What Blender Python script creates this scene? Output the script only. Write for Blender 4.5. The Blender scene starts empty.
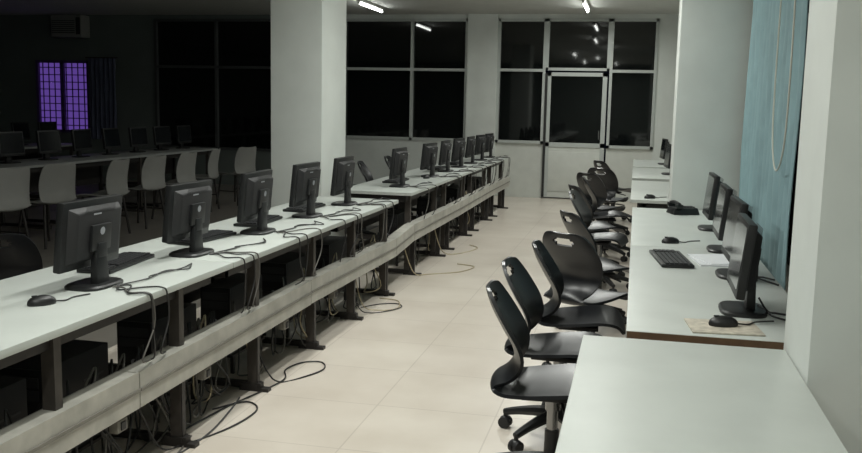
import bpy, bmesh, math, random
from mathutils import Vector, Matrix
random.seed(7)
scene=bpy.context.scene
scene.view_settings.view_transform='Standard'
scene.view_settings.look='None'

# ------------------------------------------------------------------ materials
def mat(name,col,rough=.5,metal=0,spec=.5,noise=0,nscale=8,emit=None,estr=0,bump=0,coat=0):
    m=bpy.data.materials.new(name); m.use_nodes=True
    nt=m.node_tree; b=nt.nodes['Principled BSDF']
    b.inputs['Base Color'].default_value=(*col,1)
    b.inputs['Roughness'].default_value=rough
    b.inputs['Metallic'].default_value=metal
    b.inputs['Specular IOR Level'].default_value=spec
    if coat: b.inputs['Coat Weight'].default_value=coat
    if emit:
        b.inputs['Emission Color'].default_value=(*emit,1)
        b.inputs['Emission Strength'].default_value=estr
    if noise or bump:
        tc=nt.nodes.new('ShaderNodeTexCoord')
        n=nt.nodes.new('ShaderNodeTexNoise'); n.inputs['Scale'].default_value=nscale
        n.inputs['Detail'].default_value=6
        nt.links.new(tc.outputs['Object'],n.inputs['Vector'])
        if noise:
            r=nt.nodes.new('ShaderNodeValToRGB')
            r.color_ramp.elements[0].position=.3; r.color_ramp.elements[1].position=.7
            r.color_ramp.elements[0].color=(*[c*(1-noise) for c in col],1)
            r.color_ramp.elements[1].color=(*[min(1,c*(1+noise*.5)) for c in col],1)
            nt.links.new(n.outputs['Fac'],r.inputs['Fac'])
            nt.links.new(r.outputs['Color'],b.inputs['Base Color'])
        if bump:
            bp=nt.nodes.new('ShaderNodeBump'); bp.inputs['Strength'].default_value=bump
            bp.inputs['Distance'].default_value=.01
            nt.links.new(n.outputs['Fac'],bp.inputs['Height'])
            nt.links.new(bp.outputs['Normal'],b.inputs['Normal'])
    return m

def tile_mat(name,c1,c2,grout,size,rough):
    m=bpy.data.materials.new(name); m.use_nodes=True
    nt=m.node_tree; b=nt.nodes['Principled BSDF']
    tc=nt.nodes.new('ShaderNodeTexCoord')
    br=nt.nodes.new('ShaderNodeTexBrick')
    br.offset=0; br.squash=1
    br.inputs['Scale'].default_value=1/size
    br.inputs['Brick Width'].default_value=1; br.inputs['Row Height'].default_value=1
    br.inputs['Mortar Size'].default_value=.006
    br.inputs['Color1'].default_value=(*c1,1); br.inputs['Color2'].default_value=(*c2,1)
    br.inputs['Mortar'].default_value=(*grout,1)
    nt.links.new(tc.outputs['Object'],br.inputs['Vector'])
    n=nt.nodes.new('ShaderNodeTexNoise'); n.inputs['Scale'].default_value=2.2; n.inputs['Detail'].default_value=8
    nt.links.new(tc.outputs['Object'],n.inputs['Vector'])
    mx=nt.nodes.new('ShaderNodeMix'); mx.data_type='RGBA'; mx.blend_type='MULTIPLY'
    r=nt.nodes.new('ShaderNodeValToRGB')
    r.color_ramp.elements[0].position=.3; r.color_ramp.elements[0].color=(.84,.82,.80,1)
    r.color_ramp.elements[1].position=.7; r.color_ramp.elements[1].color=(1,1,1,1)
    nt.links.new(n.outputs['Fac'],r.inputs['Fac'])
    mx.inputs['Factor'].default_value=1
    nt.links.new(br.outputs['Color'],mx.inputs['A']); nt.links.new(r.outputs['Color'],mx.inputs['B'])
    nt.links.new(mx.outputs['Result'],b.inputs['Base Color'])
    b.inputs['Roughness'].default_value=rough
    return m

M={}
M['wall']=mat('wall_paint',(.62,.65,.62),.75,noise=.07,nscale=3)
M['walld']=mat('teal_grey_wall_shaded',(.14,.16,.15),.8,noise=.1,nscale=2)  # wall colour darkened to paint in the gloom of the unlit left bay
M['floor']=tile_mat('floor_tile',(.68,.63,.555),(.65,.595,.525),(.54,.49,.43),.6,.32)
M['floord']=tile_mat('floor_tile_shaded',(.20,.185,.165),(.18,.17,.15),(.12,.11,.10),.6,.45)  # same tiles in darker colours, standing in for shade beyond the left row
M['ceil']=mat('ceiling_paint',(.58,.59,.56),.85,noise=.05)
M['lam']=mat('white_laminate',(.50,.53,.50),.42,noise=.06,nscale=5)
M['edge']=mat('laminate_edge',(.46,.48,.45),.5,noise=.1,nscale=20)
M['brown']=mat('brown_edge_band',(.13,.075,.04),.5,noise=.2,nscale=30)
M['steel']=mat('dark_painted_steel',(.022,.019,.017),.5,metal=.1,noise=.2,nscale=25)
M['steel2']=mat('grey_brown_steel',(.06,.052,.045),.5,metal=.2,noise=.2,nscale=25)
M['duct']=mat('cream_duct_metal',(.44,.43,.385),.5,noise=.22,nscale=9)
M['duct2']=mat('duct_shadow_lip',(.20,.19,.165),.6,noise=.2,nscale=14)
M['blk']=mat('black_plastic',(.010,.0105,.011),.42,noise=.15,nscale=60)
M['blk2']=mat('matte_black_plastic',(.012,.012,.013),.6)
M['key']=mat('key_plastic',(.025,.026,.028),.5)
M['seat']=mat('black_shell_plastic',(.010,.011,.013),.34,noise=.1,nscale=50)
M['screen']=mat('screen_glass',(.006,.007,.009),.12)
M['logo']=mat('grey_badge',(.35,.37,.4),.4,metal=.2)
M['chrome']=mat('gas_lift_steel',(.3,.3,.3),.25,metal=1)
M['glass']=mat('night_glass',(.004,.005,.005),.04,spec=.7)
M['alu']=mat('window_aluminium',(.46,.49,.47),.45,metal=.1)
M['framed']=mat('window_frame_shaded',(.07,.075,.075),.5)  # frame colour lowered to carry the left bay's dimness
M['panel']=mat('door_panel_paint',(.58,.60,.56),.5,noise=.06,nscale=6)
M['dark']=mat('dark_gasket',(.02,.02,.02),.6)
M['curt']=mat('pale_teal_curtain',(.225,.345,.37),.8,noise=.12,nscale=6)
M['curtd']=mat('slate_curtain',(.09,.10,.16),.8,noise=.12,nscale=6)
M['violet']=mat('violet_lit_pane',(.03,.01,.06),.4,emit=(.10,.05,.27),estr=.9,noise=0)
M['grille']=mat('window_grille_iron',(.10,.05,.18),.6)
M['paper']=mat('paper',(.7,.72,.74),.7,noise=.04)
M['mpad']=mat('mouse_pad_cloth',(.50,.46,.38),.8,noise=.3,nscale=40)
M['cable']=mat('black_cable',(.012,.012,.012),.5)
M['cable2']=mat('grey_cable',(.10,.095,.085),.6)
M['cable3']=mat('yellow_beige_cable',(.42,.36,.24),.6)
M['white']=mat('white_plastic',(.42,.43,.40),.5)
M['whited']=mat('white_plastic_shaded',(.25,.25,.235),.6)  # white plastic with the left bay's shade put into its colour
M['lamd']=mat('white_laminate_shaded',(.30,.31,.30),.5,noise=.1)  # desk laminate toned down to imitate shade in the left bay
M['chain']=mat('cord_beads',(.6,.6,.52),.4)
M['tube']=mat('fluorescent_tube',(.8,.8,.8),.4,emit=(.97,1,.95),estr=22)
M['house']=mat('tube_housing',(.6,.6,.58),.4)

# ------------------------------------------------------------------ mesh builder
class MB:
    def __init__(s): s.v=[];s.f=[];s.m=[];s.mats=[]
    def mi(s,k):
        if k not in s.mats: s.mats.append(k)
        return s.mats.index(k)
    def add(s,vs,fs,k):
        o=len(s.v); s.v+= [Vector(a) for a in vs]; i=s.mi(k)
        for f in fs: s.f.append([o+a for a in f]); s.m.append(i)
    def box(s,c,size,k,rot=None,bev=0,taper=None):
        bm=bmesh.new(); bmesh.ops.create_cube(bm,size=1)
        for v in bm.verts:
            v.co=Vector((v.co.x*size[0],v.co.y*size[1],v.co.z*size[2]))
        if taper:
            ax,sg,fa=taper
            for v in bm.verts:
                if v.co[ax]*sg>0:
                    for j in range(3):
                        if j!=ax: v.co[j]*=fa
        if bev: bmesh.ops.bevel(bm,geom=bm.edges[:],offset=bev,segments=2,affect='EDGES',profile=.6)
        mt=Matrix.Translation(c)
        if rot is not None: mt=mt@rot.to_4x4()
        bm.transform(mt); bm.verts.index_update()
        s.add([v.co.copy() for v in bm.verts],[[v.index for v in f.verts] for f in bm.faces],k); bm.free()
    def bb(s,x0,x1,y0,y1,z0,z1,k,bev=0):
        s.box(((x0+x1)/2,(y0+y1)/2,(z0+z1)/2),(abs(x1-x0),abs(y1-y0),abs(z1-z0)),k,bev=bev)
    def tube(s,pts,r,k,seg=8,smooth=0,cap=True):
        pts=[Vector(p) for p in pts]
        rs=r if isinstance(r,(list,tuple)) else [r]*len(pts)
        if smooth:
            P=[];R=[]
            for i in range(len(pts)-1):
                p0=pts[max(i-1,0)];p1=pts[i];p2=pts[i+1];p3=pts[min(i+2,len(pts)-1)]
                for j in range(smooth):
                    t=j/smooth
                    P.append(.5*((2*p1)+(p2-p0)*t+(2*p0-5*p1+4*p2-p3)*t*t+(-p0+3*p1-3*p2+p3)*t**3))
                    R.append(rs[i]*(1-t)+rs[i+1]*t)
            P.append(pts[-1]);R.append(rs[-1]); pts=P;rs=R
        vs=[];fs=[];n=len(pts); ref=None
        for i in range(n):
            t=(pts[min(i+1,n-1)]-pts[max(i-1,0)])
            if t.length<1e-7: t=Vector((0,0,1))
            t.normalize()
            if ref is None:
                ref=Vector((0,0,1)) if abs(t.z)<.9 else Vector((1,0,0))
            a=(ref-t*ref.dot(t))
            if a.length<1e-4: a=t.orthogonal()
            a.normalize(); ref=a; b=t.cross(a)
            for j in range(seg):
                an=2*math.pi*j/seg
                vs.append(pts[i]+(a*math.cos(an)+b*math.sin(an))*rs[i])
        for i in range(n-1):
            for j in range(seg):
                j2=(j+1)%seg
                fs.append([i*seg+j,i*seg+j2,(i+1)*seg+j2,(i+1)*seg+j])
        if cap:
            fs.append(list(range(seg))[::-1]); fs.append([(n-1)*seg+j for j in range(seg)])
        s.add(vs,fs,k)
    def ell(s,c,size,k,seg=14,rings=8,zmin=None):
        bm=bmesh.new(); bmesh.ops.create_uvsphere(bm,u_segments=seg,v_segments=rings,radius=1)
        for v in bm.verts:
            v.co=Vector((v.co.x*size[0]+c[0],v.co.y*size[1]+c[1],v.co.z*size[2]+c[2]))
            if zmin is not None: v.co.z=max(v.co.z,zmin)
        bm.verts.index_update()
        s.add([v.co.copy() for v in bm.verts],[[v.index for v in f.verts] for f in bm.faces],k); bm.free()
    def mesh(s,name):
        me=bpy.data.meshes.new(name); me.from_pydata([tuple(v) for v in s.v],[],s.f)
        for k in s.mats: me.materials.append(M[k])
        me.polygons.foreach_set('material_index',s.m)
        bm=bmesh.new(); bm.from_mesh(me); bmesh.ops.recalc_face_normals(bm,faces=bm.faces[:]); bm.to_mesh(me); bm.free()
        me.polygons.foreach_set('use_smooth',[True]*len(me.polygons))
        me.set_sharp_from_angle(angle=math.radians(35)); me.update()
        return me
    def obj(s,name,loc=(0,0,0),rz=0):
        return put(s.mesh(name),name,loc,rz)
def put(me,name,loc=(0,0,0),rz=0):
    o=bpy.data.objects.new(name,me); o.location=loc; o.rotation_euler=(0,0,rz)
    scene.collection.objects.link(o); return o

# ------------------------------------------------------------------ room shell
H=3.0; YB=15.0
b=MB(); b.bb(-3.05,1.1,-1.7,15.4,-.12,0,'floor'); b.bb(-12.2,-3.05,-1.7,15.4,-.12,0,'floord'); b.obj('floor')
b=MB(); b.bb(-12.2,1.1,-1.7,15.4,H,H+.12,'ceil'); b.obj('ceiling')
b=MB()
b.bb(-4.98,-2.80,YB,YB+.2,0,.90,'wall'); b.bb(-4.98,-2.80,YB,YB+.2,2.93,H,'wall'); b.bb(-2.30,.27,YB,YB+.2,2.93,H,'wall')
b.bb(-2.80,-2.30,YB-.06,YB+.2,0,H,'wall'); b.bb(.27,.9,YB,YB+.2,0,H,'wall')
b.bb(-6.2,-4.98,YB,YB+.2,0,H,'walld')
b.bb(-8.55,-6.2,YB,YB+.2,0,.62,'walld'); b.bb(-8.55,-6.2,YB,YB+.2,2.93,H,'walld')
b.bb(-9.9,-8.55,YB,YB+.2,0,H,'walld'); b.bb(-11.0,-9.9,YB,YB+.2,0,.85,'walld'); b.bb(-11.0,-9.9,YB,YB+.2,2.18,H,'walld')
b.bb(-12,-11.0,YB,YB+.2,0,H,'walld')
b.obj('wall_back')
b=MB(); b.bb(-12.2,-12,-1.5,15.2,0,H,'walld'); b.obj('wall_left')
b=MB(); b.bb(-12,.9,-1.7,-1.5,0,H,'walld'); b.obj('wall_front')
b=MB(); b.bb(.9,1.05,-1.5,15.2,0,.62,'wall'); b.bb(.9,1.05,-1.5,3.2,.62,H,'wall'); b.bb(.9,1.05,7.0,15.2,.62,H,'wall')
b.bb(.9,1.05,3.2,7.0,2.92,H,'wall'); b.obj('wall_right')
b=MB(); b.bb(.505,.9,2.64,3.06,0,H,'wall',bev=.006); b.obj('column')
b=MB(); b.bb(.285,.9,7.12,7.62,0,H,'wall',bev=.006); b.obj('column')
b=MB(); b.bb(-3.06,-2.60,7.27,7.92,0,H,'wall',bev=.006); b.obj('column')
b=MB(); b.bb(-12,-9.9,YB-.015,YB,0,.1,'walld'); b.bb(-9.9,-2.8,YB-.015,YB,0,.1,'walld'); b.obj('baseboard_back')

def window(name,x0,x1,z0,z1,mull,trans,y=YB,fr=.045,glass='glass',low=None,fm='alu'):
    b=MB()
    b.bb(x0,x1,y+.06,y+.08,z0,z1,glass)
    yf0,yf1=y-.02,y+.055
    b.bb(x0,x0+fr,yf0,yf1,z0,z1,fm); b.bb(x1-fr,x1,yf0,yf1,z0,z1,fm)
    b.bb(x0,x1,yf0,yf1,z0,z0+fr,fm); b.bb(x0,x1,yf0,yf1,z1-fr,z1,fm)
    for m in mull: b.bb(m-fr/2,m+fr/2,yf0,yf1,z0,z1,fm)
    for t in trans: b.bb(x0,x1,yf0+.005,yf1,t-fr/2,t+fr/2,fm)
    if low: b.bb(x0,x1,y+.02,y+.1,0,z0,'panel')
    return b.obj(name)
window('window_1',-4.98,-2.80,.90,2.93,[-3.76],[2.09])
window('window_2',-2.30,-1.50,.90,2.93,[],[2.10],low=1)
window('window_3',-.47,.27,.86,2.93,[],[2.10],low=1)
window('window_4',-1.50,-.47,2.10,2.93,[],[])
window('window_5',-8.55,-6.2,.62,2.93,[-7.35],[2.09],fm='framed')
b=MB()
b.bb(-1.47,-.50,YB-.005,YB+.04,.02,.88,'panel'); b.bb(-1.40,-.57,YB-.015,YB,.12,.78,'panel',bev=.006)
b.bb(-1.42,-.55,YB+.0,YB+.03,.92,2.03,'glass')
for x0,x1 in((-1.47,-1.40),(-.57,-.50)): b.bb(x0,x1,YB-.02,YB+.045,.02,2.07,'alu')
b.bb(-1.47,-.5,YB-.02,YB+.045,2.01,2.07,'alu'); b.bb(-1.47,-.5,YB-.02,YB+.045,.86,.93,'alu')
b.bb(-1.495,-1.455,YB-.035,YB-.01,.02,2.05,'dark')
b.tube([(-.60,YB-.02,1.0),(-.60,YB-.06,1.0),(-.60,YB-.06,1.14),(-.60,YB-.02,1.14)],.01,'chrome')
b.obj('door_1')
b=MB(); b.bb(-11.0,-9.9,YB+.08,YB+.1,.85,2.18,'violet')
for x in (-11.0,-10.47,-9.94): b.bb(x,x+.05,YB-.01,YB+.05,.85,2.18,'grille')
for z in (.85,2.13): b.bb(-11,-9.9,YB-.01,YB+.05,z,z+.05,'grille')
for i in range(1,9): b.bb(-11+i*.122-.008,-11+i*.122+.008,YB+.03,YB+.045,.85,2.18,'grille')
for i in range(1,10): b.bb(-11,-9.9,YB+.03,YB+.045,.85+i*.133-.008,.85+i*.133+.008,'grille')
b.obj('window_6')
def curtain(name,p0,p1,z0,z1,nw,amp,k):
    p0=Vector(p0);p1=Vector(p1); d=(p1-p0); L=d.length; d.normalize(); n=Vector((-d.y,d.x,0))
    b=MB(); vs=[];fs=[]; NX=nw*8; NZ=10
    for layer in (0,.004):
        for j in range(NZ+1):
            for i in range(NX+1):
                t=i/NX; a=amp*(1-.35*j/NZ)
                q=p0+d*(t*L)+n*(a*math.sin(t*nw*2*math.pi+.3*math.sin(j*.7))+layer+ .006*math.sin(t*17+j))
                vs.append((q.x,q.y,z0+(z1-z0)*j/NZ))
    W=NX+1; O=W*(NZ+1)
    for j in range(NZ):
        for i in range(NX):
            fs.append([j*W+i,j*W+i+1,(j+1)*W+i+1,(j+1)*W+i]); fs.append([O+j*W+i,O+(j+1)*W+i,O+(j+1)*W+i+1,O+j*W+i+1])
    b.add(vs,fs,k)
    a=p0-d*.05; c=p1+d*.05
    b.tube([(a.x,a.y,z1+.01),(c.x,c.y,z1+.01)],.012,'steel')
    return b.obj(name)
curtain('window_curtain',(-9.85,YB-.08,0),(-9.3,YB-.08,0),.75,2.22,6,.03,'curtd')
curtain('window_curtain',(.775,4.74,0),(.775,7.02,0),.5,2.93,13,.014,'curt')
b=MB(); b.bb(.96,.98,3.2,7.0,.62,2.92,'glass')
for y in (3.2,4.1,5.0,5.95,6.95): b.bb(.90,.955,y,y+.05,.62,2.92,'steel')
for z in (.62,2.0,2.87): b.bb(.90,.955,3.2,7.0,z,z+.05,'steel')
for i in range(12): b.bb(.902,.912,3.25,4.7,.8+i*.17,.812+i*.17,'steel')
b.obj('window_7')
P=[(.72,5.20,2.85),(.72,5.22,2.2),(.72,5.22,1.6),(.72,5.16,1.33),(.72,5.0,1.20),(.72,4.82,1.27),(.72,4.74,1.5),(.72,4.76,2.1),(.72,4.90,2.85)]
b=MB(); b.tube(P,.0045,'chain',seg=6,smooth=6)
b.box((.72,5.05,2.88),(.04,.40,.05),'white')
b.bb(.71,.735,4.86,5.24,2.86,3.0,'white')
b.obj('blind_pull_cord')
b=MB(); b.box((-10.15,YB-.14,2.78),(.62,.28,.40),'whited',bev=.02)
for i in range(7): b.box((-10.2,YB-.285,2.66+i*.035),(.46,.01,.012),'dark')
b.box((-9.9,YB-.285,2.78),(.08,.01,.3),'dark')
b.obj('air_conditioner')

# ------------------------------------------------------------------ tube lights
bt=MB()
bt.box((0,0,-.02),(.07,1.26,.04),'house',bev=.006)
bt.tube([(0,-.6,-.062),(0,.6,-.062)],.014,'tube',10)
for s_ in(-1,1): bt.box((0,s_*.61,-.05),(.035,.03,.05),'house')
tme=bt.mesh('tube_light')
def tubelight(x,y,e=30,rz=0):
    o=put(tme,'tube_light',(x,y,H),rz)
    L=bpy.data.lights.new('tube_lamp','AREA'); L.shape='RECTANGLE'; L.size=.05; L.size_y=1.2; L.energy=e; L.color=(.985,1,.945)
    L.spread=math.radians(170)
    lo=bpy.data.objects.new('lamp',L); lo.location=(0,0,-.08); lo.parent=o
    scene.collection.objects.link(lo)
for (x,y,e) in [(-.75,.3,32),(-1.2,3.4,36),(-.75,7.0,36),(-.95,10.2,38),(-.8,13.4,30),(-1.7,1.2,20),(-1.75,5.0,32)]: tubelight(x,y,e)  # last two tubes are unseen extras, added to brighten the left column
tubelight(-4.0,13.35,2,0)

# ------------------------------------------------------------------ monitors etc
def monitor_mesh(w=.395,hh=.275,tilt=6):
    b=MB()
    N=24; vs=[];fs=[]
    for z,sc in((0,1),(.010,1),(.016,.93)):
        for i in range(N):
            a=2*math.pi*i/N; ca,sa=math.cos(a),math.sin(a)
            sx=math.copysign(abs(ca)**.6,ca)*.085*sc; sy=math.copysign(abs(sa)**.6,sa)*.12*sc
            vs.append((sx,sy,z))
    for l in range(2):
        for i in range(N):
            j=(i+1)%N; fs.append([l*N+i,l*N+j,(l+1)*N+j,(l+1)*N+i])
    fs.append(list(range(N))[::-1]); fs.append([2*N+i for i in range(N)])
    b.add(vs,fs,'blk')
    b.box((.025,0,.075),(.035,.085,.13),'blk',bev=.006,taper=(2,1,.8))
    b.box((.02,0,.15),(.05,.06,.06),'blk',bev=.006)
    R=Matrix.Rotation(math.radians(tilt),3,'Y')
    cz=.078+hh/2
    def T(p): return R@Vector(p)+Vector((-.005,0,cz))
    b.box(T((-.012,0,0)),(.032,w,hh),'blk',rot=R,bev=.007)
    b.box(T((.018,0,0)),(.032,w*.86,hh*.82),'blk2',rot=R,bev=.008,taper=(0,1,.84))
    b.box(T((.040,0,-.01)),(.016,w*.32,hh*.38),'blk',rot=R,bev=.004)
    b.box(T((-.0285,0,.008)),(.002,w-.035,hh-.05),'screen',rot=R)
    for i in range(5): b.box(T((-.0285,.10+i*.018,-hh/2+.008)),(.003,.008,.004),'key',rot=R)
    bp=[]
    for i in range(16):
        a=2*math.pi*i/16; bp.append(T((.0485,math.cos(a)*.016,.016+math.sin(a)*.016)))
    b.add(bp,[list(range(16))],'logo')
    b.box(T((.0345,-.02,.085)),(.001,.05,.006),'logo',rot=R)
    for i in range(6): b.box(T((.0345,0,.092+i*.005)),(.0012,w*.5,.002),'key',rot=R)
    return b.mesh('computer_monitor')
mon=monitor_mesh()
DZ=.75
left_mon=[3.18,4.00,4.80,5.60,6.38]
far_mon=[8.0,9.25,10.05,10.85,11.65,12.4,13.15]
for y in left_mon: put(mon,'computer_monitor',(-2.10,y,DZ),random.uniform(-.05,.05))
for y in far_mon: put(mon,'computer_monitor',(-2.10,y,DZ),random.uniform(-.12,.12))
right_mon=[(.425,3.52,-.01),(.475,4.28,.02),(.49,5.05,0),(.50,5.95,.02),(.40,10.9,.1),(.40,12.9,.1)]
for x,y,r in right_mon: put(mon,'computer_monitor',(x,y,DZ),r)

def keyboard_mesh():
    b=MB(); b.box((0,0,.010),(.155,.45,.016),'blk',bev=.005)
    for r in range(5):
        for c in range(18):
            if c in(14,): continue
            b.box((-.05+r*.022,-.205+c*.0235,.021),(.018,.019,.008),'key')
    b.box((.063,-.02,.020),(.014,.38,.006),'key')
    return b.mesh('keyboard')
kb=keyboard_mesh()
def mouse_mesh():
    b=MB(); b.ell((0,0,.008),(.052,.030,.028),'blk',16,10,zmin=0)
    b.box((-.025,0,.034),(.02,.006,.006),'key',bev=.002)
    b.tube([(.05,0,.008),(.09,.01,.004),(.13,.05,.004),(.2,.07,.004)],.003,'cable',6,4)
    return b.mesh('computer_mouse')
ms=mouse_mesh()
put(kb,'keyboard',(.20,4.62,DZ),.12)
put(ms,'computer_mouse',(.22,5.24,DZ),.3)
put(ms,'computer_mouse',(.14,7.85,DZ),.5)
b=MB(); b.box((0,0,.003),(.24,.2,.006),'mpad',bev=.002); b.obj('mouse_pad',(.33,3.22,DZ),.1)
put(ms,'computer_mouse',(.33,3.23,DZ+.006),.2)
b=MB(); b.box((0,0,.004),(.21,.297,.008),'paper'); b.box((.02,.03,.0095),(.21,.297,.003),'paper',rot=Matrix.Rotation(.2,3,'Z')); b.obj('paper_stack',(.42,4.66,DZ),.15)
b=MB(); b.box((0,0,.025),(.20,.17,.05),'blk',bev=.01,taper=(2,1,.86))
b.tube([(-.06,-.09,.075),(-.06,0,.085),(-.06,.09,.075)],.014,'blk',10,4)
for s_ in(-1,1): b.box((-.06,s_*.085,.062),(.05,.05,.03),'blk',bev=.008)
for i in range(4):
    for j in range(3): b.box((.0+i*.022,-.03+j*.025,.052),(.015,.017,.008),'key')
b.obj('desk_telephone',(.36,6.78,DZ),.3)
for y,dx,r in [(3.62,-.13,.1),(4.45,-.12,-.1),(5.2,-.12,.05),(6.0,-.12,0),(8.5,-.12,0),(10.4,-.12,0),(11.4,-.1,0)]:
    put(kb,'keyboard',(-2.27,y,DZ),math.pi+r)
for y in (2.82,9.0): put(ms,'computer_mouse',(-2.08,y,DZ),random.uniform(-.5,.5)+1)

# ------------------------------------------------------------------ desks
def desk(name,x0,x1,y0,y1,legs,zt=.75,edge='edge',leg='steel',pan=False,inset=.07,top='lam'):
    b=MB(); th=.028
    b.bb(x0,x1,y0+.003,y1-.003,zt-th,zt,top,bev=.003)
    for yy in (y0+.003,y1-.003):
        b.bb(x0+.002,x1-.002,yy-.0025,yy+.0015,zt-th+.002,zt-.002,edge)
    b.bb(x0+inset,x1-inset,y0+.06,y0+.09,zt-th-.06,zt-th,leg); b.bb(x0+inset,x1-inset,y1-.09,y1-.06,zt-th-.06,zt-th,leg)
    b.bb(x0+inset,x0+inset+.03,y0+.06,y1-.06,zt-th-.06,zt-th,leg); b.bb(x1-inset-.03,x1-inset,y0+.06,y1-.06,zt-th-.06,zt-th,leg)
    for y in legs:
        for x in (x0+inset+.01,x1-inset-.01):
            b.bb(x-.025,x+.025,y-.02,y+.02,.03,zt-th-.005,'steel2' if x>x0+.3 else leg)
            b.bb(x-.033,x+.033,y-.028,y+.028,.02,.045,leg)
        b.bb(x0+inset-.04,x1-inset+.04,y-.022,y+.022,.012,.045,leg,bev=.005)
        for x in (x0+inset-.02,x1-inset+.02): b.tube([(x,y,0),(x,y,.014)],.022,leg,10)
        b.bb(x0+inset,x1-inset,y-.012,y+.012,.30,.34,leg)
    b.bb(x0+inset,x0+inset+.02,legs[0],legs[-1],.18,.22,leg)
    if pan: b.bb(x0+inset,x0+inset+.012,legs[0],legs[-1],.35,zt-.09,leg)
    return b.obj(name)
Lx0,Lx1=-2.52,-1.81
for y0,y1 in [(.5,2.2),(2.2,3.85),(3.85,5.5),(5.5,6.87)]:
    desk('computer_desk',Lx0,Lx1,y0,y1,[y0+.4,min(y0+1.25,y1-.15)],pan=True)
for i in range(4):
    y0=7.45+i*1.5; desk('computer_desk',Lx0,Lx1-.04,y0,y0+1.5,[y0+.2,y0+1.25],pan=True)
desk('computer_desk',-.14,.50,1.1,2.995,[1.3,2.8],zt=.746,inset=.10)
for y0,y1 in [(3.075,5.08),(5.08,7.08)]: desk('computer_desk',0,.65,y0,y1,[y0+.2,y1-.2],edge='brown' if y0<4 else 'edge',inset=.10)
for y0,y1 in [(7.70,9.8),(10.15,12.0),(12.2,13.9)]: desk('computer_desk',-.02,.68,y0,y1,[y0+.2,y1-.2],inset=.10)

segs=[(1.0,3.05,.452,.448),(3.05,4.95,.448,.452),(4.95,6.9,.455,.43),(6.9,7.5,.43,.47),(7.5,9.6,.47,.455),(9.6,11.6,.455,.46),(11.6,13.5,.46,.45)]
b=MB()
for (y0,y1,za,zb) in segs:
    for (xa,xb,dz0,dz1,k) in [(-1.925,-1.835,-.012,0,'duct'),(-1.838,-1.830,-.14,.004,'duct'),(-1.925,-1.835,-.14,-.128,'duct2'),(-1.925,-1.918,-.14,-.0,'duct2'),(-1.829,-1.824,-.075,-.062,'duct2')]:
        vs=[(xa,y0+.004,za+dz0),(xb,y0+.004,za+dz0),(xb,y0+.004,za+dz1),(xa,y0+.004,za+dz1),
            (xa,y1-.004,zb+dz0),(xb,y1-.004,zb+dz0),(xb,y1-.004,zb+dz1),(xa,y1-.004,zb+dz1)]
        b.add(vs,[[0,3,2,1],[4,5,6,7],[0,1,5,4],[1,2,6,5],[2,3,7,6],[3,0,4,7]],k)
for y in (1.6,2.6,3.45,4.25,5.1,5.9,6.75,7.65,8.7,9.15,10.2,10.65,11.7,12.15,13.2):
    b.bb(-1.90,-1.86,y-.015,y+.015,.02,.32,'steel'); b.bb(-1.96,-1.80,y-.022,y+.022,0,.018,'steel')
b.obj('cable_duct')

def tower_mesh():
    b=MB(); b.box((0,0,.30),(.18,.42,.38),'blk2',bev=.006)
    b.box((0,-.215,.30),(.176,.02,.376),'blk',bev=.006)
    for i in range(2): b.box((0,-.227,.44-i*.05),(.15,.004,.04),'key')
    b.tube([(0,-.224,.30),(0,-.232,.30)],.014,'logo',12)
    for i in range(8): b.box((.091,.10,.20+i*.025),(.002,.14,.008),'key')
    for x in(-.08,.08):
        for y in(-.18,.18): b.box((x,y,.05),(.02,.02,.10),'steel')
    b.box((0,0,.105),(.2,.44,.012),'steel')
    return b.mesh('computer_tower')
tw=tower_mesh()
for y in (1.85,2.55,3.07,4.67,5.48,6.30,8.2,9.7,11.1,12.6,3.85): put(tw,'computer_tower',(-2.2,y,0),0)

b=MB()
def rnd(a): return random.uniform(-a,a)
for y in left_mon+far_mon:
    for k in range(3):
        yy=y+.05+rnd(.22)
        b.tube([(-2.00,y+rnd(.04),.757),(-1.95,y+rnd(.08),.757),(-1.88,yy,.757),(-1.815,yy+.02,.757),(-1.798,yy+.03,.73),(-1.805,yy+.05,.62),(-1.82+rnd(.01),yy+.05+rnd(.12),.50),(-1.86,yy+.12,.462)],.0035,'cable' if k<2 else 'cable2',6,5)
    for k in range(2):
        b.tube([(-2.00,y,.757),(-1.96,y+.15+rnd(.1),.757),(-1.98,y+.32+rnd(.1),.757),(-1.9+rnd(.05),y+.42,.757),(-1.96,y+.55,.757)],.003,'cable',6,5)
b.obj('monitor_cables')
b=MB()
for y in (2.1,2.3,2.5,2.7,2.95,3.1,3.3,3.6,3.8,4.0,4.35,4.7,5.2,5.6,6.2,6.7,8.1,8.8,9.6,10.4,11.3):
    for k in range(3):
        yy=y+rnd(.15)
        b.tube([(-1.93,yy,.44),(-1.95,yy+.03,.49),(-1.96,yy+rnd(.1),.34),(-1.93+rnd(.04),yy+rnd(.15),.12+rnd(.08)),(-1.96+rnd(.05),yy+rnd(.15),.02+abs(rnd(.06))),(-2.02,yy+.12+rnd(.1),.10),(-2.05,yy+.12,.35)],.0045,'cable3' if (k==0 and random.random()<.3) else ('cable' if k<2 else 'cable2'),6,5)
b.obj('tower_cables')
def floorloop(pts,r=.0042,k='cable'):
    b=MB(); b.tube(pts,r,k,6,6); b.obj('floor_cable')
floorloop([(-1.93,4.3,.3),(-1.86,4.35,.08),(-1.80,4.4,.006),(-1.70,4.55,.006),(-1.66,4.70,.006),(-1.72,4.82,.006),(-1.82,4.78,.006),(-1.86,4.62,.006),(-1.80,4.45,.006),(-1.84,4.2,.006),(-1.90,3.95,.006),(-1.95,3.6,.006)])
floorloop([(-1.93,5.9,.3),(-1.86,6.0,.06),(-1.80,6.1,.006),(-1.70,6.2,.006),(-1.64,6.35,.006),(-1.70,6.45,.006),(-1.82,6.4,.006),(-1.92,6.25,.006)])
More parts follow.
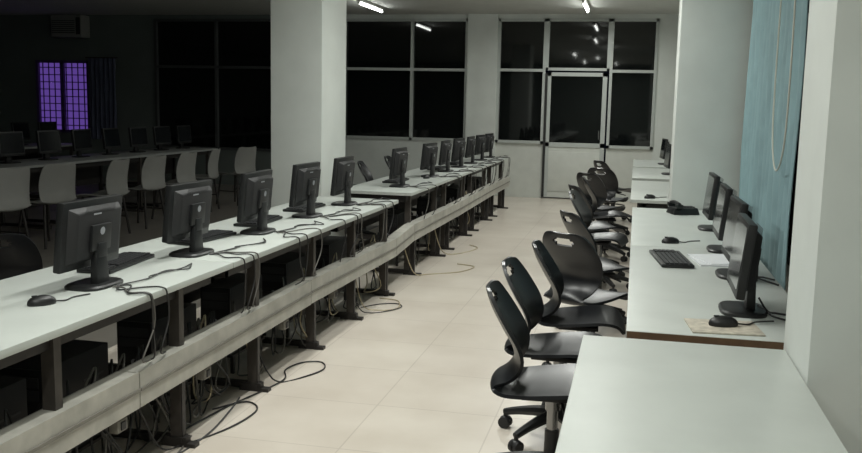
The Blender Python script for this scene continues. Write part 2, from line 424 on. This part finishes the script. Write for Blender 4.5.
floorloop([(-1.93,6.1,.3),(-1.88,6.15,.05),(-1.78,6.2,.006),(-1.66,6.3,.006),(-1.72,6.55,.006),(-1.88,6.6,.006)],.004,'cable3')
floorloop([(-1.90,7.4,.3),(-1.83,7.5,.05),(-1.74,7.7,.006),(-1.5,7.9,.006),(-1.42,8.2,.006),(-1.6,8.3,.006)],.005,'cable3')
floorloop([(-1.90,8.6,.3),(-1.83,8.7,.05),(-1.7,8.9,.006),(-1.58,9.3,.006),(-1.7,9.5,.006)],.005,'cable3')
floorloop([(-1.95,2.9,.3),(-1.88,3.1,.05),(-1.84,3.3,.006),(-1.82,3.6,.006),(-1.86,3.9,.006),(-1.9,4.1,.006)])
floorloop([(-1.95,3.2,.3),(-1.90,3.3,.05),(-1.86,3.45,.006),(-1.76,3.7,.006),(-1.74,3.95,.006),(-1.84,4.05,.006),(-1.95,3.9,.006)])
floorloop([(-1.92,2.6,.3),(-1.87,2.8,.05),(-1.80,3.0,.006),(-1.83,3.3,.006),(-1.88,3.55,.006)],.004,'cable2')
b=MB()
for y in (2.95,3.65,4.6,5.45):
    b.box((-1.865,y,.27),(.04,.07,.05),'duct2',bev=.006); b.box((-1.843,y,.27),(.006,.03,.03),'dark')
    b.bb(-1.87,-1.86,y-.01,y+.01,.29,.32,'duct')
b.obj('power_socket_box')
b=MB()
for x,y,r in right_mon[:4]:
    b.tube([(x+.06,y+.03,.77),(x+.09,y-.05,.757),(x+.12,y-.12,.757),(.635,y-.2,.757)],.004,'cable',6,5)
    b.tube([(x+.06,y+.03,.80),(x+.09,y,.757),(x+.12,y-.03,.757),(.635,y-.08,.757)],.004,'cable',6,5)
b.obj('desk_cables')

# ------------------------------------------------------------------ chairs
def interp(a,t):
    n=len(a)-1; x=t*n; i=min(int(x),n-1); f=x-i
    g=lambda j:a[max(0,min(n,j))]
    p0,p1,p2,p3=g(i-1),g(i),g(i+1),g(i+2)
    return .5*(2*p1+(p2-p0)*f+(2*p0-5*p1+4*p2-p3)*f*f+(-p0+3*p1-3*p2+p3)*f**3)
def shell(b,k,prof,wid,curl,NU=60,NV=18,th=.011,hole=None):
    pu=[p[0] for p in prof]; pz=[p[1] for p in prof]
    G=[]
    for i in range(NU+1):
        t=i/NU; u=interp(pu,t); z=interp(pz,t); w=max(.01,interp(wid,t)); c=interp(curl,t)
        du=interp(pu,min(1,t+.01))-interp(pu,max(0,t-.01)); dz=interp(pz,min(1,t+.01))-interp(pz,max(0,t-.01))
        l=math.hypot(du,dz) or 1; nx,nz=-dz/l,du/l
        row=[]
        for j in range(NV+1):
            s_=-1+2*j/NV; off=c*(abs(s_)**2.2)
            row.append(Vector((u+nx*off,w*s_,z+nz*off)))
        G.append(row)
    vs=[];fs=[]
    for L in (0,1):
        for i in range(NU+1):
            for j in range(NV+1):
                a=G[min(i+1,NU)][j]-G[max(i-1,0)][j]; c=G[i][min(j+1,NV)]-G[i][max(j-1,0)]
                n=a.cross(c)
                if n.length>0:n.normalize()
                vs.append(G[i][j]+n*(th*(.5-L)))
    W=NV+1;O=W*(NU+1)
    def inh(i,j):
        if not hole: return False
        i0,i1,j0,j1=hole
        if not(i0<=i<i1 and j0<=j<j1): return False
        return not ((i in(i0,i1-1)) and (j in(j0,j1-1)))
    for i in range(NU):
        for j in range(NV):
            if inh(i,j): continue
            fs.append([i*W+j,i*W+j+1,(i+1)*W+j+1,(i+1)*W+j]); fs.append([O+i*W+j,O+(i+1)*W+j,O+(i+1)*W+j+1,O+i*W+j+1])
            for (ii,jj,a,c) in((i-1,j,i*W+j,i*W+j+1),(i+1,j,(i+1)*W+j,(i+1)*W+j+1),(i,j-1,i*W+j,(i+1)*W+j),(i,j+1,i*W+j+1,(i+1)*W+j+1)):
                if inh(ii,jj): fs.append([a,c,O+c,O+a])
        for j,sg in((0,1),(NV,-1)):
            q=[i*W+j,(i+1)*W+j,O+(i+1)*W+j,O+i*W+j]; fs.append(q if sg>0 else q[::-1])
    for j in range(NV):
        fs.append([j,O+j,O+j+1,j+1]); e=NU*W; fs.append([e+j,e+j+1,O+e+j+1,O+e+j])
    b.add(vs,fs,k)
prof=[(-.268,.812),(-.262,.795),(-.240,.74),(-.198,.665),(-.160,.60),(-.150,.545),(-.178,.495),(-.226,.458),(-.236,.428),(-.19,.407),(-.10,.408),(.0,.420),(.10,.434),(.165,.430),(.20,.405),(.207,.392)]
wid=[.075,.13,.170,.188,.185,.168,.14,.12,.135,.17,.20,.212,.212,.20,.165,.13]
curl=[.01,.02,.03,.035,.035,.035,.03,.02,.015,.02,.025,.025,.02,.012,.0,0]
def chair_mesh():
    b=MB(); shell(b,'seat',prof,wid,curl,th=.014,hole=(5,8,5,13))
    b.box((-.02,0,.393),(.20,.16,.02),'blk2',bev=.005)
    b.tube([(0,0,.39),(0,0,.33),(0,0,.33),(0,0,.20)],[.03,.03,.022,.022],'chrome',12)
    b.tube([(0,0,.25),(0,0,.10)],[.028,.03],'blk',12)
    b.tube([(.03,-.03,.380),(.05,-.16,.370),(.06,-.20,.365)],.007,'blk',8,3)
    for i in range(5):
        a=2*math.pi*i/5+.35; c,s_=math.cos(a),math.sin(a)
        b.tube([(0,0,.125),(c*.10,s_*.10,.115),(c*.2,s_*.2,.095),(c*.27,s_*.27,.075)],[.032,.026,.020,.016],'blk',8,3)
        b.tube([(c*.265,s_*.265,.08),(c*.265,s_*.265,.05)],.010,'blk',8)
        p=Vector((c*.265,s_*.265,.027)); d=Vector((-s_,c,0))
        for q in(-1,1):
            b.tube([p+d*(.006*q),p+d*(.024*q)],.027,'blk2',14)
        b.ell((p.x,p.y,.040),(.028,.024,.018),'blk',10,6)
    return b.mesh('office_chair')
ch=chair_mesh()
chairs=[(-.265,3.42,.05),(-.285,3.98,-.06),(-.22,4.58,.04),(-.23,5.20,1.0),(-.20,6.15,.5),(-.25,7.55,-.15),(-.30,8.25,.4),(-.24,9.2,.1),(-.34,9.95,.9),(-.30,10.9,1.2),(-.26,12.3,.6)]
for x,y,r in chairs: put(ch,'office_chair',(x,y,0),r)
for x,y,r in [(-3.22,4.12,2.0),(-3.0,8.3,-.2),(-2.98,9.3,.1),(-2.98,10.4,.1),(-2.98,11.6,0)]: put(ch,'office_chair',(x,y,0),r)
def wchair_mesh():
    b=MB()
    p=[(-.26,.84),(-.255,.82),(-.24,.75),(-.225,.66),(-.22,.57),(-.225,.50),(-.22,.455),(-.18,.44),(-.1,.435),(0,.44),(.1,.445),(.17,.44),(.2,.425)]
    w=[.15,.19,.215,.225,.225,.22,.22,.225,.23,.23,.23,.22,.20]
    c=[.03,.04,.05,.055,.055,.05,.04,.03,.03,.03,.025,.02,.01]
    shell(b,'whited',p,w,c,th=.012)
    for sx in(-1,1):
        for sy in(-1,1): b.tube([(sx*.15,sy*.15,.435),(sx*.20,sy*.20,0)],.014,'steel',8)
    for sy in(-1,1): b.tube([(-.18,sy*.18,.2),(.18,sy*.18,.2)],.008,'steel',6)
    return b.mesh('plastic_chair')
wc=wchair_mesh()
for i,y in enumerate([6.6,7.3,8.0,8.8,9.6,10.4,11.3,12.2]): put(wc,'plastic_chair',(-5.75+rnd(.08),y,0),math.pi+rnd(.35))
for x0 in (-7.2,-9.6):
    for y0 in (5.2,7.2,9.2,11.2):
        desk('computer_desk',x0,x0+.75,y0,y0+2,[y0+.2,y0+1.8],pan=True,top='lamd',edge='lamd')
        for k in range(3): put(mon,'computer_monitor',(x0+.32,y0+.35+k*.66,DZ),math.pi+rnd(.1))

# ------------------------------------------------------------------ camera & world
F=900;a=math.radians(12.66);p=math.radians(7.69);ro=math.radians(1.2)
f=Vector((-math.sin(a)*math.cos(p),math.cos(a)*math.cos(p),-math.sin(p)))
r=Vector((math.cos(a),math.sin(a),0)); u=r.cross(f)
c,s=math.cos(ro),math.sin(ro)
r2=r*c+u*s; u2=u*c-r*s
mw=Matrix((( r2.x,u2.x,-f.x,0),(r2.y,u2.y,-f.y,0),(r2.z,u2.z,-f.z,1.5),(0,0,0,1)))
cam=bpy.data.cameras.new('camera'); co=bpy.data.objects.new('camera',cam); co.matrix_world=mw
cam.sensor_width=36; cam.lens=36*F/862; cam.clip_start=.05
scene.collection.objects.link(co); scene.camera=co
w=bpy.data.worlds.new('world'); scene.world=w; w.use_nodes=True
w.node_tree.nodes['Background'].inputs[0].default_value=(.01,.012,.02,1)
w.node_tree.nodes['Background'].inputs[1].default_value=.3
